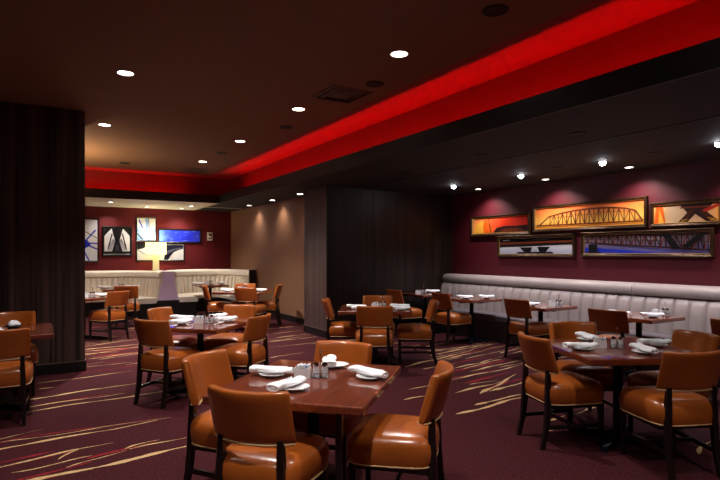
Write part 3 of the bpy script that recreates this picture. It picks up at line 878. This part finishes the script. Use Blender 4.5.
G = {}
G['gold'] = ramp_mat('sunset_ground', [(0, srgb(236, 150, 40)), (.35, srgb(240, 190, 90)), (.65, srgb(236, 150, 70)), (1, srgb(226, 96, 50))], 'Z', .08)
G['fire'] = ramp_mat('fire_ground', [(0, srgb(238, 150, 80)), (.3, srgb(234, 100, 50)), (.6, srgb(214, 50, 24)), (1, srgb(200, 40, 30))], 'X', .12)
G['haze'] = ramp_mat('haze_ground', [(0, srgb(230, 170, 90)), (.3, srgb(206, 176, 140)), (.75, srgb(214, 168, 130)), (1, srgb(226, 150, 60))], 'X', .05)
G['water'] = ramp_mat('water_ground', [(0, srgb(150, 160, 190)), (.4, srgb(205, 205, 214)), (1, srgb(90, 80, 84))], 'Z', .05)
G['dusk'] = ramp_mat('dusk_ground', [(0, srgb(74, 72, 150)), (.3, srgb(104, 98, 146)), (.7, srgb(138, 122, 134)), (1, srgb(104, 90, 104))], 'Z', .06)
rw = -pi/2
def rpic(label, ya, yb, z0, z1, g, d):
    w = abs(ya-yb); return picture(label, (XR, (ya+yb)/2, z0), rw, w, z1-z0, G[g], d)
rpic('framed orange picture with yellow peak, leftmost on the burgundy wall', 8.12, 6.62, 1.85, 2.24, 'fire', d_peak)
rpic('large framed golden picture of an arched truss bridge on the burgundy wall', 6.56, 4.50, 1.885, 2.33, 'gold', d_truss)
rpic('framed picture of crossing dark girders on a hazy sky, upper right of the wall', 4.46, 3.50, 1.88, 2.225, 'haze', d_cross)
rpic('framed dark picture of the underside of a bridge over pale water', 7.40, 5.70, 1.455, 1.835, 'water', d_under)
rpic('framed blue violet picture of a long girder bridge over a river', 5.58, 3.62, 1.465, 1.845, 'dusk', d_cantilever)

# far wall
G['paper'] = ramp_mat('pale_ground', [(0, srgb(214, 214, 222)), (.5, srgb(232, 230, 228)), (1, srgb(210, 212, 224))], 'Z', .05)
G['paperblue'] = ramp_mat('icy_ground', [(0, srgb(120, 165, 230)), (.4, srgb(170, 195, 232)), (1, srgb(226, 228, 230))], 'Z', .15)
G['cobalt'] = ramp_mat('cobalt_ground', [(0, srgb(90, 130, 240)), (.25, srgb(44, 66, 225)), (.7, srgb(30, 40, 200)), (1, srgb(50, 60, 210))], 'X', .22, 9)
def f_lines(poly, line):
    for a in ((.1, 1, .75, 0), (.0, .62, 1, .28), (.95, .75, .15, .05), (.5, 1, .58, 0), (0, .45, 1, .42)): line(*a, .035, 'blue')
    line(.3, .85, 1, .55, .02, 'navy'); line(.0, .2, .5, .4, .02, 'navy'); poly([(.42, .46), (.7, .5), (.8, .38), (.6, .28), (.44, .36)], 'blue')
def f_arch(poly, line):
    poly([(.28, 1), (.72, 1), (.62, .62), (.58, .5), (.42, .5), (.38, .62)], 'black'); poly([(.42, .55), (.58, .55), (.74, .0), (.60, 0), (.5, .35), (.40, 0), (.26, 0)], 'black')
    poly([(0, 0), (1, 0), (1, .10), (0, .10)], 'black'); poly([(.0, 1), (.28, 1), (.12, .84), (0, .7)], 'black'); poly([(1, 1), (.72, 1), (.88, .84), (1, .7)], 'black')
    for i in range(5):
        line(.10+.05*i, .12, .34+.02*i, .6-.02*i, .014, 'steel'); line(.90-.05*i, .12, .66-.02*i, .6-.02*i, .014, 'steel')
    poly([(.42, .10), (.58, .10), (.54, .40), (.46, .40)], 'navy'); line(.14, .2, .30, .8, .03, 'black'); line(.86, .2, .70, .8, .03, 'black')
    for i in range(4): line(.44, .14+.06*i, .56, .14+.06*i, .012, 'steel')
def f_beam(poly, line):
    poly([(.42, 1), (.62, 1), (.60, .45), (.48, .45)], 'sky'); poly([(0, .55), (.40, .30), (.45, .12), (.0, .38)], 'sky'); poly([(1, .55), (.62, .32), (.58, .14), (1, .36)], 'sky')
    line(.08, .95, .3, .55, .03, 'blue'); line(0, .3, .3, .02, .04, 'navy'); line(.62, 1, .66, .5, .02, 'steel'); poly([(.44, .5), (.60, .5), (.58, .2), (.46, .2)], 'sky')
def f_cob(poly, line):
    r_ = random.Random(3)
    for i in range(34):
        u, v = r_.random()*.95, r_.random()*.9+.05; line(u, v, u+r_.uniform(.02, .08), v+r_.uniform(-.04, .04), .009, 'sky' if i % 3 else 'violet')
def f_curve(poly, line):
    poly([(.52, .95), (.99, .95), (.99, .72), (.88, .62), (.78, .48), (.70, .2), (.66, .0), (.56, .0), (.60, .4)], 'navy'); poly([(.60, .55), (.78, .70), (.96, .80), (.96, .74), (.80, .62), (.64, .4)], 'steel')
    poly([(0, 1), (.25, 1), (.12, .72), (0, .64)], 'black'); line(.02, .6, .2, .3, .02, 'steel')
def fpic(label, x0, x1, z0, z1, g, d, y=YFAR, **kw):
    return picture(label, ((x0+x1)/2, y, z0), 0, x1-x0, z1-z0, G[g], d, frame='black_frame', fw=kw.get('fw', .035), fd=kw.get('fd', .04), fillet=False)
fpic('tall framed white picture with crossing blue lines, next to the dark pier', .55, 1.39, 1.29, 2.41, 'paper', f_lines)
fpic('black framed picture of symmetrical dark arches on white, second from the pier', 1.46, 2.19, 1.44, 2.22, 'paper', f_arch, fw=.06)
fpic('upright framed picture of pale blue beams above the lamp', 2.28, 2.81, 1.83, 2.48, 'paperblue', f_beam)
fpic('wide cobalt blue framed picture right of the lamp', 2.84, 4.0, 1.80, 2.18, 'cobalt', f_cob)
fpic('wide framed white picture with a dark curve, partly behind the lamp', 2.28, 3.55, 1.30, 1.795, 'paper', f_curve)

# ------------------------------------------------------------------ ceiling fittings and lights
def spot(loc, power, size, blend=.6, col=(1, .93, .84), aim=None, rad=.05):
    l = bpy.data.lights.new('downlight_beam', 'SPOT'); l.energy = power; l.spot_size = R(size); l.spot_blend = blend
    l.color = col; l.shadow_soft_size = rad
    o = bpy.data.objects.new('downlight_beam', l); COL.objects.link(o); o.location = loc
    if aim is not None:
        o.rotation_euler = (Vector(aim)-Vector(loc)).to_track_quat('-Z', 'Y').to_euler()
    return o

def make_down(name, r, lens, z_in=.0):
    t = thing(name, '', 'ceiling light')
    bm = bmesh.new(); lathe_ring(bm, r, r*1.22, -.008, 0); build('ring', bm, M['fixture_ring'] if lens != 'lens_cool' else M['grille'], t, True)
    bm = bmesh.new(); lathe(bm, [(r*.99, -.001), (r*.97, -.004), (r*.3, -.005), (.004, -.0052)] if lens != 'lens_cool' else [(r*.9, .0), (r*.95, -.02), (r*.8, -.04), (r*.45, -.052), (.004, -.056)], n=28); build('lens', bm, M[lens], t, True)
    return t
def lathe_ring(bm, r0, r1, z0, z1, n=32):
    prof = [(r0, z1), (r0, z0), ((r0+r1)/2, z0-.003), (r1, z1-.003), (r1, z1)]
    V = [[bm.verts.new((r*cos(2*pi*i/n), r*sin(2*pi*i/n), z)) for i in range(n)] for r, z in prof]
    for a, b in zip(V, V[1:]):
        for i in range(n): bm.faces.new((a[i], a[(i+1) % n], b[(i+1) % n], b[i]))
def series(proto, spots, grp, z):
    for i, (x, y, lab) in enumerate(spots):
        if i == 0:
            proto.location = (x, y, z); proto['label'] = lab; proto['group'] = grp
        else: dup(proto, (x, y, z), 0, lab, grp)

hi = [(2.86, 4.08, 'largest round downlight at top centre, in the brown ceiling beside the cove'), (2.86, 6.30, 'round downlight in the brown ceiling left of the dark square vent'),
      (2.86, 8.60, 'small round downlight, third along the row beside the red cove'), (2.86, 10.9, 'smallest round downlight at the far end of the row beside the red cove'),
      (.78, 5.94, 'round downlight in the brown ceiling above and right of the dark pier'), (.84, 8.49, 'round downlight in the brown ceiling close to the top of the pier'),]
series(make_down('ceiling_downlight', .076, 'lens_warm'), hi, 'downlights in the high brown ceiling', HI)
hid = [(2.86, 1.9), (.8, 3.7), (.8, 1.4), (-1.3, 3.7), (2.86, -.4), (.8, -.9), (-1.3, 1.4)]  # out-of-view downlights added as front fill
series(make_down('ceiling_downlight', .076, 'lens_warm'), [(x, y, 'added unseen downlight in the brown ceiling behind the viewer') for x, y in hid], 'added downlights above the viewer', HI)

for x, y in ((-1.2, 10.4), (-1.2, 12.0), (-3.4, 11.0)):  # unseen downlights added behind the pier to brighten the far room
    q = dup(bpy.data.objects['ceiling_downlight'], (x, y, HI), 0, 'added unseen downlight in the brown ceiling behind the dark pier', 'added downlights behind the pier')
WARM = (1, .90, .78); NEU = (1, .94, .90); COOL = (.93, .92, 1)
HP = 240
for (x, y, _), k in zip(hi, (1, 1, 2.0, 2.4, .9, 2.2)): spot((x, y, HI-.02), HP*k, 104, .85, NEU)
for (x, y), k in zip(hid, (.4, 1.0, .85, .25, 1.5, 1.9, .7)): spot((x, y, HI-.02), HP*k, 104, .85, NEU)

for x, y in ((-1.2, 10.4), (-1.2, 12.0), (-3.4, 11.0)): spot((x, y, HI-.02), HP*2.4, 120, .9, (1, .9, .8))
stars = [(6.37, 7.41, 'bright spotlight over the bench nearest the dark panels'), (6.39, 5.87, 'bright spotlight in the low ceiling above the second bench table'),
         (6.37, 4.46, 'bright spotlight in the low ceiling above the arched bridge picture'), (6.35, 3.04, 'bright spotlight in the low ceiling at the right edge')]
series(make_down('ceiling_spotlight', .042, 'lens_cool'), stars, 'bright spotlights over the bench', LO)
for x, y, _ in stars: spot((x, y, LO-.075), 100, 108, .9, COOL, rad=.03)
for x, y in ((6.36, 1.6), (6.36, .2)): spot((x, y, LO-.075), 40, 108, .9, COOL, rad=.03)  # unseen spots added further along the bench
wash = [(7.10, 7.56, 'oval wall washer light above the orange peak picture'), (7.10, 6.0, 'oval wall washer light above the arched bridge picture'), (7.10, 4.56, 'oval wall washer light above the crossing girders picture')]
series(make_down('wall_washer', .055, 'lens_warm'), wash, 'wall washers above the burgundy wall', LO)
for x, y, _ in wash: spot((x, y, LO-.02), 60, 125, .8, (1, .88, .84), aim=(XR+.1, y, 0), rad=.03)
spot((7.10, 3.1, LO-.02), 60, 125, .8, (1, .88, .84), aim=(XR+.1, 3.1, 0), rad=.03)

tanl = [(4.59, 10.04, 'round downlight close to the dark panelled block, along the tan wall'), (4.59, 11.54, 'middle round downlight of three along the tan wall'), (4.59, 13.1, 'farthest round downlight of three along the tan wall')]
series(make_down('ceiling_downlight', .065, 'lens_warm'), tanl, 'downlights along the tan wall', LO)
for x, y, _ in tanl: spot((x, y, LO-.02), 30, 115, 1, WARM, aim=(XT, y, 1.2), rad=.03)
farl = [(1.51, 13.94, 'round downlight at the left of the pale far soffit'), (2.46, 14.9, 'dim round downlight in the pale far soffit near the red wall'), (3.39, 14.05, 'bright round downlight at the right of the pale far soffit'), (3.36, 14.95, 'round downlight in the pale far soffit above the blue picture')]
series(make_down('ceiling_downlight', .065, 'lens_warm'), farl, 'downlights in the pale far soffit', LO)
for x, y, _ in farl: spot((x, y, LO-.02), 80, 120, .8, WARM)
for x in (.2, 1.6, 3.36): spot((x, 15.0, LO-.02), 34, 105, .9, WARM, aim=(x, YFAR+.1, .6), rad=.03)

def disc(name, r, cat):
    bm = bmesh.new(); lathe(bm, [(r, 0), (r, -.006), (r*.9, -.011), (r*.86, -.006), (r*.05, -.007)], n=32)
    o = build(name, bm, M['grille'], None, True); o['category'] = cat; return o
hs = [(3.14, 4.94, 'dark round ceiling speaker right of the square vent'), (3.12, 7.30, 'dark round ceiling speaker beside the red cove beyond the vent'), (2.92, 9.8, 'small dark round ceiling speaker far along the brown ceiling'),
      (2.97, 2.98, 'large dark round ceiling speaker at the top of the picture'), (1.55, 11.9, 'dark round ceiling speaker near the far red cove')]
series(disc('ceiling_speaker', .10, 'speaker'), hs, 'speakers in the high ceiling', HI)
ls = [(4.67, 3.54, 'dark round ceiling speaker in the low ceiling nearest the red cove'), (4.68, 4.93, 'dark round ceiling speaker in the low ceiling left of the seam'), (6.32, 5.13, 'dark round ceiling speaker between the bright spotlights'),
      (6.37, 3.76, 'dark round ceiling speaker near the right edge'), (4.7, 6.6, 'dark round ceiling speaker before the dark panelled block')]
series(disc('ceiling_speaker', .09, 'speaker'), ls, 'speakers in the low ceiling', LO)

def square_vent(label, x, y, a, z):
    t = thing('ceiling_vent', label, 'vent', (x, y, z), 0)
    for k, (s, dz) in enumerate(((a, .0), (a*.72, .012), (a*.44, .02))):
        bm = bmesh.new(); q = s/2; i = q-.035
        def rect(r, z_): return [(-r, -r, z_), (r, -r, z_), (r, r, z_), (-r, r, z_)]
        ring_loft(bm, [rect(q, -.001), rect(q, -.008-dz*.3), rect(i, -.016-dz*.6), rect(i, -.002)], cap0=False, cap1=False)
        build('louvre', bm, M['vent'], t)
    bm = bmesh.new(); box(bm, -a*.18, a*.18, -a*.18, a*.18, -.024, -.018); build('centre_plate', bm, M['vent'], t)
    bm = bmesh.new(); box(bm, -a*.48, a*.48, -a*.48, a*.48, -.002, -.0005); build('backing', bm, M['grille'], t)
square_vent('dark square louvred vent in the brown ceiling at top centre', 3.03, 5.48, .52, HI)
square_vent('dark square louvred vent at the far end of the brown ceiling', 3.01, 12.1, .52, HI)
t = thing('slot_diffuser', 'pale linear slot diffuser in the low ceiling where tan and red walls meet', 'vent', (4.25, 14.2, LO))
bm = bmesh.new(); box(bm, -.5, .5, -.06, .06, -.01, -.001); build('frame', bm, M['soffit_pale'], t)
bm = bmesh.new(); box(bm, -.48, .48, -.012, .012, -.013, -.0105); build('slot', bm, M['grille'], t)
t = thing('ceiling_sprinkler', 'small sprinkler head hanging from the pale soffit corner', 'sprinkler', (4.1, 14.9, LO))
bm = bmesh.new(); lathe(bm, [(.03, 0), (.03, -.005), (.01, -.01), (.008, -.05)], n=14); build('stem', bm, M['chrome'], t, True)
bm = bmesh.new(); lathe(bm, [(.02, -.05), (.022, -.053), (.004, -.054)], n=14); build('deflector', bm, M['chrome'], t, True)

# ------------------------------------------------------------------ camera, world, view
cam = bpy.data.cameras.new('camera'); cam.sensor_width = 36; cam.lens = 541.77/720*36; cam.shift_y = 13.03/720
cam.clip_start = .05
co = bpy.data.objects.new('camera', cam); COL.objects.link(co)
co.location = (0, 0, 1.52); co.rotation_euler = (pi/2, 0, -.539)
scene.camera = co
w = bpy.data.worlds.new('world'); scene.world = w; w.use_nodes = True
w.node_tree.nodes['Background'].inputs[0].default_value = (.02, .018, .02, 1)
w.node_tree.nodes['Background'].inputs[1].default_value = .3
vs = scene.view_settings
vs.view_transform = 'Standard'; vs.look = 'None'; vs.gamma = 1; vs.use_curve_mapping = False
vs.exposure = .12
